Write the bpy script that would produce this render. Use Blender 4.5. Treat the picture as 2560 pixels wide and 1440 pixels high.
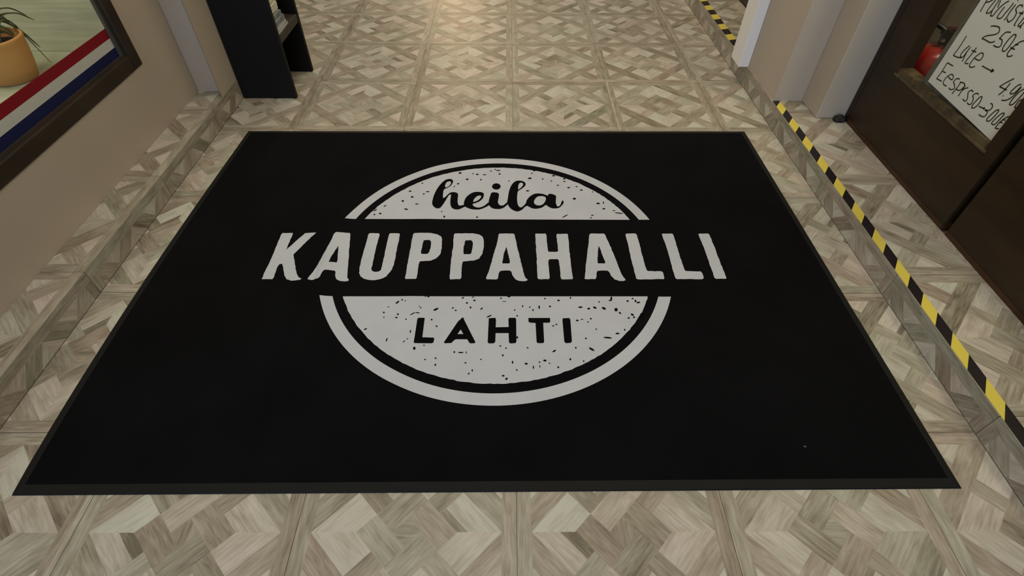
import bpy, bmesh, math, random
from mathutils import Vector, Matrix
from mathutils.geometry import tessellate_polygon

for o in list(bpy.data.objects):
    bpy.data.objects.remove(o, do_unlink=True)
scene = bpy.context.scene
C = scene.collection

# ------------------------------------------------------------------ camera
F_PX, PITCH, YAW, ROLL = 1302.44, 0.812758, 0.010965, 0.009645
CAM = Vector((-0.01936, -2.00348, 1.14388))
_f = Vector((math.sin(YAW) * math.cos(PITCH), math.cos(YAW) * math.cos(PITCH), -math.sin(PITCH)))
_rt = Vector((math.cos(YAW), -math.sin(YAW), 0))
_up = _rt.cross(_f)
_r2 = math.cos(ROLL) * _rt + math.sin(ROLL) * _up
_u2 = -math.sin(ROLL) * _rt + math.cos(ROLL) * _up
cam_data = bpy.data.cameras.new('camera')
cam_data.sensor_width = 36.0
cam_data.lens = 36.0 * F_PX / 2560.0
cam_data.clip_start = 0.02
cam = bpy.data.objects.new('camera', cam_data)
M = Matrix((_r2, _u2, -_f)).transposed().to_4x4()
M.translation = CAM
cam.matrix_world = M
C.objects.link(cam)
scene.camera = cam

# ------------------------------------------------------------------ world, lights, exposure
world = bpy.data.worlds.new('world')
scene.world = world
world.use_nodes = True
bg = world.node_tree.nodes['Background']
bg.inputs[0].default_value = (0.95, 0.90, 0.82, 1)
bg.inputs[1].default_value = 0.17

def area(name, loc, target, size, size_y, power, col):
    d = bpy.data.lights.new(name, 'AREA')
    d.shape = 'RECTANGLE'
    d.size, d.size_y, d.energy, d.color = size, size_y, power, col
    o = bpy.data.objects.new(name, d)
    o.location = loc
    o.rotation_euler = (Vector(target) - Vector(loc)).to_track_quat('-Z', 'Y').to_euler()
    C.objects.link(o)
    return o
area('entrance_daylight', (-0.9, -5.2, 2.0), (0.0, 0.0, 0.4), 3.0, 2.4, 104, (0.60, 0.745, 1.0))
area('ceiling_light', (0.0, -0.1, 3.0), (0.0, -0.1, 0.0), 1.2, 2.4, 32, (1.0, 0.86, 0.64))
area('ceiling_light', (0.0, 2.8, 3.0), (0.0, 2.8, 0.0), 1.2, 2.4, 42, (1.0, 0.86, 0.66))
area('corridor_lamp', (-1.1, 9.9, 2.8), (-1.0, 4.0, 0.0), 0.7, 0.7, 60, (1.0, 0.72, 0.42))

area('shop_lamp', (-2.15, -0.5, 2.3), (-1.9, -0.3, 0.4), 0.5, 0.8, 11, (1.0, 0.92, 0.72))
area('kiosk_fill', (1.62, -0.9, 2.3), (1.62, -0.5, 0.2), 0.4, 0.4, 20, (1.0, 0.88, 0.66))  # unseen fill, added to brighten the room behind the brown doors

scene.view_settings.view_transform = 'Standard'
scene.view_settings.look = 'None'
scene.view_settings.exposure = 0.0
scene.view_settings.gamma = 1.0
scene.view_settings.use_curve_mapping = False

# ------------------------------------------------------------------ helpers
def ray_dir(px, py):
    return _f + _r2 * ((px - 1280) / F_PX) + _u2 * ((720 - py) / F_PX)

def on_z(px, py, z):
    d = ray_dir(px, py)
    return CAM + d * ((z - CAM.z) / d.z)

def on_x(px, py, x):
    d = ray_dir(px, py)
    return CAM + d * ((x - CAM.x) / d.x)

def mesh_obj(name, verts, faces, mats, parent=None, idx=None, smooth=False):
    me = bpy.data.meshes.new(name)
    me.from_pydata([tuple(v) for v in verts], [], faces)
    for m in (mats if isinstance(mats, (list, tuple)) else [mats]):
        me.materials.append(m)
    if idx:
        for p, i in zip(me.polygons, idx):
            p.material_index = i
    if smooth:
        for p in me.polygons:
            p.use_smooth = True
    me.update()
    o = bpy.data.objects.new(name, me)
    C.objects.link(o)
    if parent:
        o.parent = parent
    return o

def empty(name, loc=(0, 0, 0)):
    o = bpy.data.objects.new(name, None)
    o.empty_display_size = 0.05
    o.location = loc
    C.objects.link(o)
    return o

def tag(o, label=None, cat=None, group=None, kind=None):
    if label: o['label'] = label
    if cat: o['category'] = cat
    if group: o['group'] = group
    if kind: o['kind'] = kind
    return o

class MB:
    def __init__(s):
        s.v, s.f, s.i = [], [], []
    def add(s, vs, fs, mi=0):
        n = len(s.v)
        s.v += [tuple(v) for v in vs]
        s.f += [tuple(k + n for k in f) for f in fs]
        s.i += [mi] * len(fs)
        return s
    def box(s, x0, x1, y0, y1, z0, z1, mi=0):
        vs = [(x0, y0, z0), (x1, y0, z0), (x1, y1, z0), (x0, y1, z0), (x0, y0, z1), (x1, y0, z1), (x1, y1, z1), (x0, y1, z1)]
        fs = [(3, 2, 1, 0), (4, 5, 6, 7), (0, 1, 5, 4), (1, 2, 6, 5), (2, 3, 7, 6), (3, 0, 4, 7)]
        return s.add(vs, fs, mi)
    def prism(s, poly, z0, z1, mi=0):
        n = len(poly)
        vs = [(x, y, z0) for x, y in poly] + [(x, y, z1) for x, y in poly]
        fs = [tuple(range(n - 1, -1, -1)), tuple(range(n, 2 * n))]
        fs += [(k, (k + 1) % n, n + (k + 1) % n, n + k) for k in range(n)]
        return s.add(vs, fs, mi)
    def lathe(s, prof, c, n=32, mi=0, cap=True):
        vs, fs = [], []
        for r, z in prof:
            for k in range(n):
                a = 2 * math.pi * k / n
                vs.append((c[0] + r * math.cos(a), c[1] + r * math.sin(a), c[2] + z))
        for j in range(len(prof) - 1):
            for k in range(n):
                fs.append((j * n + k, j * n + (k + 1) % n, (j + 1) * n + (k + 1) % n, (j + 1) * n + k))
        if cap:
            fs.append(tuple(range(n - 1, -1, -1)))
            fs.append(tuple((len(prof) - 1) * n + k for k in range(n)))
        return s.add(vs, fs, mi)
    def tube(s, pts, r, n=8, mi=0):
        pts = [Vector(p) for p in pts]
        vs, fs = [], []
        rr = r if isinstance(r, (list, tuple)) else [r] * len(pts)
        up = Vector((0, 0, 1))
        for k, p in enumerate(pts):
            t = (pts[min(k + 1, len(pts) - 1)] - pts[max(k - 1, 0)]).normalized()
            a = t.cross(up)
            if a.length < 1e-3: a = t.cross(Vector((1, 0, 0)))
            a.normalize(); b = t.cross(a)
            for j in range(n):
                w = 2 * math.pi * j / n
                vs.append(p + (a * math.cos(w) + b * math.sin(w)) * rr[k])
        for k in range(len(pts) - 1):
            for j in range(n):
                fs.append((k * n + j, k * n + (j + 1) % n, (k + 1) * n + (j + 1) % n, (k + 1) * n + j))
        fs.append(tuple(range(n - 1, -1, -1)))
        fs.append(tuple((len(pts) - 1) * n + j for j in range(n)))
        return s.add(vs, fs, mi)
    def build(s, name, mats, parent=None, smooth=False, bevel=0.0):
        o = mesh_obj(name, s.v, s.f, mats, parent, s.i, smooth)
        if bevel:
            m = o.modifiers.new('bevel', 'BEVEL')
            m.width, m.segments, m.limit_method = bevel, 2, 'ANGLE'
        return o

def catmull(pts, n=5, closed=False):
    P = [Vector(p) for p in pts]
    out = []
    N = len(P)
    for i in range(N if closed else N - 1):
        if closed:
            p0, p1, p2, p3 = P[i - 1], P[i], P[(i + 1) % N], P[(i + 2) % N]
        else:
            p0, p1, p2, p3 = P[max(i - 1, 0)], P[i], P[i + 1], P[min(i + 2, N - 1)]
        for k in range(n):
            t = k / n
            out.append(0.5 * ((2 * p1) + (p2 - p0) * t + (2 * p0 - 5 * p1 + 4 * p2 - p3) * t * t + (3 * p1 - p0 - 3 * p2 + p3) * t ** 3))
    if not closed: out.append(P[-1])
    return out

# ------------------------------------------------------------------ materials
def mat(name, col, rough=0.6, spec=0.3, noise=0.0, nscale=8.0, bump=0.0, bscale=60.0, metal=0.0, stretch=(1, 1, 1), col2=None):
    m = bpy.data.materials.new(name)
    m.use_nodes = True
    nt = m.node_tree
    b = nt.nodes['Principled BSDF']
    b.inputs['Base Color'].default_value = (*col, 1)
    b.inputs['Roughness'].default_value = rough
    b.inputs['Specular IOR Level'].default_value = spec
    b.inputs['Metallic'].default_value = metal
    tc = nt.nodes.new('ShaderNodeTexCoord')
    mp = nt.nodes.new('ShaderNodeMapping')
    mp.inputs['Scale'].default_value = stretch
    nt.links.new(tc.outputs['Object'], mp.inputs['Vector'])
    if noise > 0 or col2:
        n = nt.nodes.new('ShaderNodeTexNoise')
        n.inputs['Scale'].default_value = nscale
        n.inputs['Detail'].default_value = 5
        nt.links.new(mp.outputs[0], n.inputs['Vector'])
        r = nt.nodes.new('ShaderNodeValToRGB')
        c2 = col2 if col2 else tuple(c * (1 - noise) for c in col)
        c1 = col if col2 else tuple(min(1, c * (1 + noise)) for c in col)
        r.color_ramp.elements[0].position, r.color_ramp.elements[1].position = 0.35, 0.68
        r.color_ramp.elements[0].color = (*c2, 1)
        r.color_ramp.elements[1].color = (*c1, 1)
        nt.links.new(n.outputs['Fac'], r.inputs['Fac'])
        nt.links.new(r.outputs['Color'], b.inputs['Base Color'])
    if bump > 0:
        n2 = nt.nodes.new('ShaderNodeTexNoise')
        n2.inputs['Scale'].default_value = bscale
        n2.inputs['Detail'].default_value = 4
        nt.links.new(mp.outputs[0], n2.inputs['Vector'])
        bp = nt.nodes.new('ShaderNodeBump')
        bp.inputs['Strength'].default_value = bump
        bp.inputs['Distance'].default_value = 0.004
        nt.links.new(n2.outputs['Fac'], bp.inputs['Height'])
        nt.links.new(bp.outputs[0], b.inputs['Normal'])
    return m

def tile_material():
    m = bpy.data.materials.new('printed_wood_tile')
    m.use_nodes = True
    nt = m.node_tree
    L = nt.links.new
    b = nt.nodes['Principled BSDF']
    b.inputs['Roughness'].default_value = 0.42
    b.inputs['Specular IOR Level'].default_value = 0.35
    at = nt.nodes.new('ShaderNodeAttribute'); at.attribute_name = 'tone'
    hu = nt.nodes.new('ShaderNodeAttribute'); hu.attribute_name = 'hue'
    uv = nt.nodes.new('ShaderNodeUVMap'); uv.uv_map = 'grain'
    oi = nt.nodes.new('ShaderNodeObjectInfo')
    ml = nt.nodes.new('ShaderNodeVectorMath'); ml.operation = 'SCALE'
    ml.inputs[0].default_value = (7.3, 3.1, 0)
    L(oi.outputs['Random'], ml.inputs['Scale'])
    ad = nt.nodes.new('ShaderNodeVectorMath'); ad.operation = 'ADD'
    L(uv.outputs[0], ad.inputs[0]); L(ml.outputs[0], ad.inputs[1])
    mp = nt.nodes.new('ShaderNodeMapping'); mp.inputs['Scale'].default_value = (17, 160, 1)
    L(ad.outputs[0], mp.inputs['Vector'])
    n1 = nt.nodes.new('ShaderNodeTexNoise'); n1.inputs['Scale'].default_value = 1.0; n1.inputs['Detail'].default_value = 6; n1.inputs['Distortion'].default_value = 0.7
    L(mp.outputs[0], n1.inputs['Vector'])
    mp2 = nt.nodes.new('ShaderNodeMapping'); mp2.inputs['Scale'].default_value = (12, 30, 1)
    L(ad.outputs[0], mp2.inputs['Vector'])
    n2 = nt.nodes.new('ShaderNodeTexNoise'); n2.inputs['Scale'].default_value = 1.0; n2.inputs['Detail'].default_value = 4
    L(mp2.outputs[0], n2.inputs['Vector'])
    def math_(op, a, bb):
        x = nt.nodes.new('ShaderNodeMath'); x.operation = op
        for k, v in enumerate((a, bb)):
            if isinstance(v, (int, float)): x.inputs[k].default_value = v
            else: L(v, x.inputs[k])
        return x.outputs[0]
    g1 = math_('MULTIPLY', math_('SUBTRACT', n1.outputs['Fac'], 0.5), 1.0)
    g2 = math_('MULTIPLY', math_('SUBTRACT', n2.outputs['Fac'], 0.5), 0.85)
    t = math_('ADD', math_('ADD', at.outputs['Fac'], g1), g2)
    r = nt.nodes.new('ShaderNodeValToRGB')
    e = r.color_ramp.elements
    e[0].position, e[0].color = 0.0, (0.152, 0.125, 0.089, 1)
    e[1].position, e[1].color = 1.0, (0.560, 0.520, 0.452, 1)
    k = e.new(0.3); k.color = (0.285, 0.247, 0.187, 1)
    k = e.new(0.65); k.color = (0.420, 0.378, 0.310, 1)
    L(t, r.inputs['Fac'])
    mx = nt.nodes.new('ShaderNodeMix'); mx.data_type = 'RGBA'; mx.blend_type = 'MULTIPLY'
    rh = nt.nodes.new('ShaderNodeValToRGB')
    rh.color_ramp.elements[0].color = (1.0, 0.94, 0.92, 1)
    rh.color_ramp.elements[1].color = (0.93, 1.0, 0.95, 1)
    L(hu.outputs['Fac'], rh.inputs['Fac'])
    mx.inputs[0].default_value = 1.0
    L(r.outputs[0], mx.inputs[6]); L(rh.outputs[0], mx.inputs[7])
    L(mx.outputs[2], b.inputs['Base Color'])
    return m

TILE = tile_material()
GROUT = mat('grout', (0.27, 0.23, 0.17), 0.9, 0.1)
PLASTER = mat('painted_plaster', (0.475, 0.405, 0.318), 0.55, 0.25, noise=0.03, nscale=3, bump=0.05, bscale=90)
WHITEMETAL = mat('white_lacquer', (0.86, 0.85, 0.82), 0.35, 0.4)
BROWNWOOD = mat('dark_brown_lacquered_wood', (0.036, 0.020, 0.009), 0.42, 0.3, col2=(0.021, 0.013, 0.006), nscale=2.5, stretch=(1, 1, 6))
REDWOOD = mat('reddish_bottom_edge', (0.055, 0.024, 0.010), 0.45, 0.3, noise=0.3)
BROWNEDGE = mat('paler_brown_wood', (0.085, 0.062, 0.032), 0.5, 0.3, noise=0.4, nscale=30)  # paler, mottled brown for window rail and moulding
FRAMEWOOD = mat('dark_window_frame', (0.040, 0.027, 0.015), 0.5, 0.3, col2=(0.025, 0.018, 0.011), nscale=6, stretch=(1, 1, 1), bump=0.1)
BLACKWOOD = mat('black_stained_wood', (0.0085, 0.0075, 0.0070), 0.6, 0.2, col2=(0.0045, 0.0042, 0.0040), nscale=5, stretch=(1, 1, 0.2))
SHELFBOARD = mat('dark_shelf_board', (0.050, 0.042, 0.032), 0.6, 0.25, noise=0.2)
PILE = mat('black_carpet_pile', (0.0042, 0.0042, 0.0048), 0.95, 0.06, noise=0.15, nscale=5, bump=0.25, bscale=700)
RUBBER = mat('black_rubber_edge', (0.0080, 0.0082, 0.0074), 0.65, 0.18, noise=0.1)
PRINTW = mat('white_mat_print', (0.500, 0.520, 0.555), 0.95, 0.1, noise=0.03, nscale=9, bump=0.15, bscale=600)
PRINTB = mat('black_mat_print', (0.0036, 0.0037, 0.0042), 0.95, 0.04)
YELLOW = mat('yellow_tape', (0.68, 0.56, 0.085), 0.4, 0.4)
BLACKT = mat('black_tape', (0.010, 0.006, 0.009), 0.4, 0.4)
REDR = mat('red_band', (0.22, 0.008, 0.014), 0.6, 0.2)
WHITER = mat('white_band', (0.55, 0.56, 0.50), 0.6, 0.2)
BLUER = mat('blue_band', (0.010, 0.014, 0.065), 0.6, 0.2)
SILLM = mat('pale_green_painted_board', (0.52, 0.54, 0.43), 0.6, 0.2, col2=(0.40, 0.42, 0.31), nscale=4, stretch=(1.2, 6, 1))
TERRA = mat('orange_terracotta', (0.60, 0.29, 0.10), 0.75, 0.15, noise=0.12, nscale=6)
SOIL = mat('dark_soil', (0.02, 0.022, 0.018), 0.95, 0.1, noise=0.5, nscale=40, bump=0.8, bscale=60)
LEAF = mat('dark_green_leaf', (0.085, 0.105, 0.035), 0.5, 0.3, col2=(0.150, 0.140, 0.050), nscale=10)
LEAFD = mat('deep_green_leaf', (0.030, 0.060, 0.026), 0.5, 0.3, noise=0.2)
PAPER = mat('white_sign_paper', (0.66, 0.66, 0.58), 0.8, 0.15, noise=0.02, nscale=5)
INK = mat('dark_marker_ink', (0.045, 0.043, 0.022), 0.7, 0.1)
BACKING = mat('grey_green_card', (0.12, 0.125, 0.10), 0.7, 0.2, noise=0.3, nscale=20)
EXTRED = mat('red_enamel', (0.30, 0.014, 0.010), 0.25, 0.5)
BLACKP = mat('black_plastic', (0.012, 0.010, 0.011), 0.4, 0.4)
STEEL = mat('steel', (0.55, 0.54, 0.52), 0.3, 0.5, metal=1.0)
DARKRED = mat('dark_red_lever', (0.10, 0.025, 0.012), 0.4, 0.4)
MAGW = mat('white_leaflet_paper', (0.62, 0.64, 0.56), 0.6, 0.2, col2=(0.56, 0.54, 0.36), nscale=14)
MAGG = mat('grey_blue_cover', (0.28, 0.31, 0.31), 0.5, 0.3, col2=(0.13, 0.15, 0.15), nscale=16)
MAGP = mat('cream_pages', (0.58, 0.57, 0.50), 0.8, 0.1)

def glass_material():
    m = bpy.data.materials.new('clear_window_glass')
    m.use_nodes = True
    nt = m.node_tree
    nt.nodes.remove(nt.nodes['Principled BSDF'])
    out = nt.nodes['Material Output']
    tr = nt.nodes.new('ShaderNodeBsdfTransparent'); tr.inputs[0].default_value = (0.95, 0.97, 0.93, 1)
    gl = nt.nodes.new('ShaderNodeBsdfGlossy'); gl.inputs['Roughness'].default_value = 0.03
    lw = nt.nodes.new('ShaderNodeLayerWeight'); lw.inputs[0].default_value = 0.5
    pw = nt.nodes.new('ShaderNodeMath'); pw.operation = 'POWER'; pw.inputs[1].default_value = 5.0
    nt.links.new(lw.outputs['Facing'], pw.inputs[0])
    fr = nt.nodes.new('ShaderNodeMath'); fr.operation = 'MULTIPLY_ADD'; fr.inputs[1].default_value = 0.5; fr.inputs[2].default_value = 0.02
    nt.links.new(pw.outputs[0], fr.inputs[0])
    mx = nt.nodes.new('ShaderNodeMixShader')
    nt.links.new(fr.outputs[0], mx.inputs[0]); nt.links.new(tr.outputs[0], mx.inputs[1]); nt.links.new(gl.outputs[0], mx.inputs[2])
    nt.links.new(mx.outputs[0], out.inputs[0])
    return m
GLASS = glass_material()

# ------------------------------------------------------------------ floor tiles
T = 0.45
STEP = 0.085
XL, XR = -1.232, 1.105          # faces of the two low steps
WALL_L, WALL_R = -1.357, 1.345  # plaster wall, brown door fronts

def tile_pieces(seed):
    """Pieces of the printed parquet on one tile: (polygon, tone, hue, grain angle)."""
    rnd = random.Random(seed)
    P = []
    w = 0.031
    def add(poly, tone, ang, spread=0.12):
        P.append((poly, min(1, max(0.02, tone + rnd.uniform(-spread, spread))), rnd.random(), ang))
    # outer frame planks, some split lengthwise
    for side in range(4):
        if side == 0: q = [(0, 0), (w, 0), (w, T), (0, T)]; ang = 90
        if side == 1: q = [(T - w, 0), (T, 0), (T, T), (T - w, T)]; ang = 90
        if side == 2: q = [(w, 0), (T - w, 0), (T - w, w), (w, w)]; ang = 0
        if side == 3: q = [(w, T - w), (T - w, T - w), (T - w, T), (w, T)]; ang = 0
        if rnd.random() < 0.55:
            s = rnd.uniform(0.35, 0.65)
            if ang == 90:
                x = q[0][0] + w * s
                add([q[0], (x, 0), (x, T), q[3]], 0.42, ang, 0.13); add([(x, 0), q[1], q[2], (x, T)], 0.45, ang, 0.17)
            else:
                y = q[0][1] + w * s
                add([q[0], q[1], (q[1][0], y), (q[0][0], y)], 0.42, ang, 0.13); add([(q[0][0], y), (q[1][0], y), q[2], q[3]], 0.45, ang, 0.17)
        else:
            add(q, 0.42, ang, 0.1)
    Lh = (T - 2 * w) / 2
    c = T / 2
    # corner fields, built for the lower left and turned
    for k in range(4):
        ca, sa = [(1, 0), (0, 1), (-1, 0), (0, -1)][k]
        def tf(p):
            x, y = p[0] - Lh, p[1] - Lh
            return (c + ca * x - sa * y, c + sa * x + ca * y)
        a, e = 0.19 * Lh, 0.65 * Lh
        g1 = 135 + 90 * k; g2 = 45 + 90 * k
        add([tf(p) for p in [(Lh, 0), (0, Lh), (0, e), (e, 0)]], 0.39, g1, 0.17)
        h = e - a
        mid = ((e + a) / 2, (e - a) / 2)
        mid2 = ((e - a) / 2, (e + a) / 2)
        add([tf(p) for p in [(0, 0), (a, 0), mid, mid2, (0, a)]], 0.41, g2, 0.17)
        add([tf(p) for p in [(a, 0), (e, 0), mid]], 0.84, g1, 0.14)
        add([tf(p) for p in [(0, a), mid2, (0, e)]], 0.84, g1, 0.14)
    # the diamond
    s = Lh * math.sqrt(2)
    A, B, D = 0.235, 0.425, 0.575
    def du(p):
        u, v = (p[0] - 0.5) * s, (p[1] - 0.5) * s
        r = math.sqrt(0.5)
        return (c + r * (u - v), c + r * (u + v))
    for k in range(4):
        ca, sa = [(1, 0), (0, 1), (-1, 0), (0, -1)][k]
        def tr(p):
            x, y = p[0] - 0.5, p[1] - 0.5
            return du((0.5 + ca * x - sa * y, 0.5 + sa * x + ca * y))
        base = rnd.uniform(0.68, 0.92)
        gu = 45 + 90 * k; gv = 135 + 90 * k
        if rnd.random() < 0.3:
            y = A * rnd.uniform(0.6, 0.8)
            add([tr(p) for p in [(0, 0), (B, 0), (B, y), (y, y)]], base, gu, 0.1)
            add([tr(p) for p in [(y, y), (B, y), (B, A), (A, A)]], 0.2, gu, 0.12)
        else:
            add([tr(p) for p in [(0, 0), (B, 0), (B, A), (A, A)]], base, gu, 0.1)
        add([tr(p) for p in [(0, 0), (A, A), (A, B), (0, B)]], base - 0.04, gv, 0.12)
        add([tr(p) for p in [(B, 0), (D, 0), (D, A), (B, A)]], 0.42, gv, 0.2)
    I, J = A, 1 - A
    add([du(p) for p in [(I, I), (D, I), (D, B), (I, B)]], 0.5, 45, 0.21)
    add([du(p) for p in [(D, I), (J, I), (J, D), (D, D)]], 0.46, 135, 0.21)
    add([du(p) for p in [(B, D), (J, D), (J, J), (B, J)]], 0.5, 45, 0.21)
    add([du(p) for p in [(I, B), (B, B), (B, J), (I, J)]], 0.46, 135, 0.21)
    add([du(p) for p in [(B, B), (D, B), (D, D), (B, D)]], 0.42, 0, 0.3)
    return P

def clip(poly, x0, x1, y0, y1):
    def half(pl, f, inter):
        out = []
        for i in range(len(pl)):
            a, b = pl[i - 1], pl[i]
            fa, fb = f(a), f(b)
            if (fa >= 0) != (fb >= 0):
                t = fa / (fa - fb)
                out.append((a[0] + (b[0] - a[0]) * t, a[1] + (b[1] - a[1]) * t))
            if fb >= 0: out.append(b)
        return out
    for f in (lambda p: p[0] - x0, lambda p: x1 - p[0], lambda p: p[1] - y0, lambda p: y1 - p[1]):
        if len(poly) < 3: return []
        poly = half(poly, f, None)
    return poly

TILE_CACHE = {}
GAP = 0.0007
def tile_mesh(seed, rect, thick=0.007):
    key = (seed, tuple(round(r, 4) for r in rect), thick)
    if key in TILE_CACHE: return TILE_CACHE[key]
    x0, x1, y0, y1 = rect
    x0 += GAP; x1 -= GAP; y0 += GAP; y1 -= GAP
    vs, fs, tone, hue, ang = [], [], [], [], []
    for poly, t, h, a in tile_pieces(seed):
        area2 = sum(poly[i - 1][0] * poly[i][1] - poly[i][0] * poly[i - 1][1] for i in range(len(poly)))
        if area2 < 0: poly = poly[::-1]
        p = clip(poly, x0, x1, y0, y1)
        if len(p) < 3: continue
        n = len(vs)
        vs += [(x, y, 0.0) for x, y in p]
        fs.append(tuple(range(n, n + len(p)))); tone.append(t); hue.append(h); ang.append(a)
    n = len(vs)
    vs += [(x0, y0, 0), (x1, y0, 0), (x1, y1, 0), (x0, y1, 0), (x0, y0, -thick), (x1, y0, -thick), (x1, y1, -thick), (x0, y1, -thick)]
    for q in ((0, 4, 5, 1), (1, 5, 6, 2), (2, 6, 7, 3), (3, 7, 4, 0), (7, 6, 5, 4)):
        fs.append(tuple(n + k for k in q)); tone.append(0.3); hue.append(0.5); ang.append(0)
    me = bpy.data.meshes.new('tile')
    me.from_pydata(vs, [], fs)
    me.materials.append(TILE)
    at = me.attributes.new('tone', 'FLOAT', 'FACE'); at.data.foreach_set('value', tone)
    ah = me.attributes.new('hue', 'FLOAT', 'FACE'); ah.data.foreach_set('value', hue)
    uv = me.uv_layers.new(name='grain')
    rnd = random.Random(seed + 77)
    for p in me.polygons:
        a = math.radians(ang[p.index]); ca, sa = math.cos(a), math.sin(a)
        ox, oy = rnd.uniform(0, 20), rnd.uniform(0, 20)
        for li in p.loop_indices:
            v = me.vertices[me.loops[li].vertex_index].co
            uv.data[li].uv = (ca * v.x + sa * v.y + ox, -sa * v.x + ca * v.y + oy)
    me.update()
    TILE_CACHE[key] = me
    return me

def place_tile(parent, me, loc, rot=(0, 0, 0), name='tile'):
    o = bpy.data.objects.new(name, me)
    o.location = loc
    o.rotation_euler = rot
    C.objects.link(o)
    o.parent = parent
    return o

Y0, Y1 = -2.7, 3.6
XJ = {-5: -2.275, -4: -1.832, -3: -1.380, -2: -0.923, -1: -0.462, 0: 0.0, 1: 0.448, 2: 0.896, 3: 1.344}
YJ = {-6: -2.76, -5: -2.306, -4: -1.852, -3: -1.397, -2: -0.941, -1: -0.467}
for k in range(0, 10): YJ[k] = k * T
floor = MB().box(XL - 0.9, XR + 0.3, Y0, Y1, -0.08, -0.0022).build('floor', GROUT)
tag(floor, 'beige wood-look patterned tile floor of the passage', 'floor', kind='structure')
MAT = dict(x0=-1.10047, y0=-1.54699, w=2.09212, d=1.52734, a=0.0061305)
rnd = random.Random(4)
for j in range(-6, 8):
    for i in range(-5, 3):
        if i < -3 and j < 1: continue
        gx, gy = XJ[i], YJ[j]
        sx, sy = (XJ[i + 1] - gx) / T, (YJ[j + 1] - gy) / T
        cx0, cx1 = max(gx, XL if j < 2 and i == -3 else -2.12), min(XJ[i + 1], XR)
        cy0, cy1 = max(gy, Y0), min(YJ[j + 1], Y1)
        if j == 1 and i < -3: cy0 = max(cy0, 0.578)
        if cx1 - cx0 < 0.02 or cy1 - cy0 < 0.02: continue
        if cx0 > -1.07 and cx1 < 0.96 and cy0 > -1.50 and cy1 < -0.05: continue   # wholly under the mat
        seed = rnd.randrange(8)
        rect = ((cx0 - gx) / sx, (cx1 - gx) / sx, (cy0 - gy) / sy, (cy1 - gy) / sy)
        full = abs(rect[0]) < 1e-6 and abs(rect[1] - T) < 1e-6 and abs(rect[2]) < 1e-6 and abs(rect[3] - T) < 1e-6
        if full:
            k = rnd.randrange(4)
            off = [(0, 0), (T, 0), (T, T), (0, T)][k]
            o = place_tile(floor, tile_mesh(seed, (0, T, 0, T)), (gx + off[0] * sx, gy + off[1] * sy, 0), (0, 0, k * math.pi / 2))
            o.scale = (sx, sy, 1) if k % 2 == 0 else (sy, sx, 1)
        else:
            o = place_tile(floor, tile_mesh(100 + i * 31 + j, rect), (gx, gy, 0))
            o.scale = (sx, sy, 1)

# low steps along both sides
def step(name, label, sgn, xf, xb, ybeg, yend, yoff, deep):
    m = MB()
    if sgn > 0: m.box(xf + 0.008, deep, ybeg, yend, -0.05, STEP - 0.0085)
    else: m.box(deep, xf - 0.008, ybeg, yend, -0.05, STEP - 0.0085)
    s = m.build(name, GROUT)
    tag(s, label, 'step', kind='structure')
    for k in range(-6, 8):
        gy, gy1 = YJ[k] + yoff, YJ[k + 1] + yoff
        sy = (gy1 - gy) / T
        c0, c1 = max(gy, ybeg), min(gy1, yend)
        if c1 - c0 < 0.02: continue
        r0, r1 = (c0 - gy) / sy, (c1 - gy) / sy
        dep = abs(xb - xf)
        seed = 300 + k + (50 if sgn > 0 else 0)
        if sgn > 0:
            # tread piece, then the riser piece: tile stood on edge, facing the passage
            a_ = place_tile(s, tile_mesh(seed, (0, dep, r0, r1)), (xf, gy, STEP))
            b_ = place_tile(s, tile_mesh(seed + 400, (T - STEP + 0.0005, T, r0, r1)), (xf, gy, STEP - T), (0, -math.pi / 2, 0), 'riser_tile')
        else:
            a_ = place_tile(s, tile_mesh(seed, (T - dep, T, r0, r1)), (xf - T, gy, STEP))
            b_ = place_tile(s, tile_mesh(seed + 400, (0, STEP - 0.0005, r0, r1)), (xf, gy, STEP), (0, math.pi / 2, 0), 'riser_tile')
        a_.scale = b_.scale = (1, sy, 1)
    return s
step('floor_left', 'low tiled step below the beige wall with the window', -1, XL, WALL_L, Y0, 0.575, 0.0, -1.60)
step('floor_right', 'low tiled step edged with hazard tape below the brown doors', 1, XR, WALL_R, Y0, Y1, -0.005, 2.4)

# ------------------------------------------------------------------ walls
WY0, WY1, WZ0, WZ1 = -1.75, -0.095, 0.316, 1.75      # window opening in the wall
wl = MB()
TX0, TX1 = -1.392, WALL_L
wl.box(TX0, TX1, Y0, 0.165, STEP - 0.01, WZ0)
wl.box(TX0, TX1, Y0, 0.165, WZ1, 2.7)
wl.box(TX0, TX1, Y0, WY0, WZ0, WZ1)
wl.box(TX0, TX1, WY1, 0.165, WZ0, WZ1)
wall_left = wl.build('wall_left', PLASTER)
tag(wall_left, 'smooth beige plaster wall around the display window', 'wall', kind='structure')
pl = MB().prism([(-1.60, 0.166), (-1.27, 0.166), (XL - 0.002, 0.112), (XL - 0.002, 0.575), (-1.60, 0.575)], STEP + 0.0005, 2.7).build('pillar_left', PLASTER)
tag(pl, 'plaster pillar beside the black shelf', 'pillar', kind='structure')
pr = MB().box(1.1125, 1.60, 0.102, 0.56, 0.045, 2.7).build('pillar_right', PLASTER, bevel=0.004)
tag(pr, 'plaster pillar standing on the taped step', 'pillar', kind='structure')
pr2 = MB().box(1.233, 1.352, -0.045, 0.1015, STEP, 2.7).build('wall_right', PLASTER, bevel=0.004)
tag(pr2, 'narrow plaster wall end between the pillar and the brown door', 'wall', kind='structure')
post = MB().box(1.070, 1.118, 0.437, 0.555, STEP - 0.002, 2.5).build('trim_1', WHITEMETAL, bevel=0.003)
post.location = (-0.006, 0, 0)
tag(post, 'white lacquered door post fixed to the pillar above the step', 'post', kind='structure')
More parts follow.
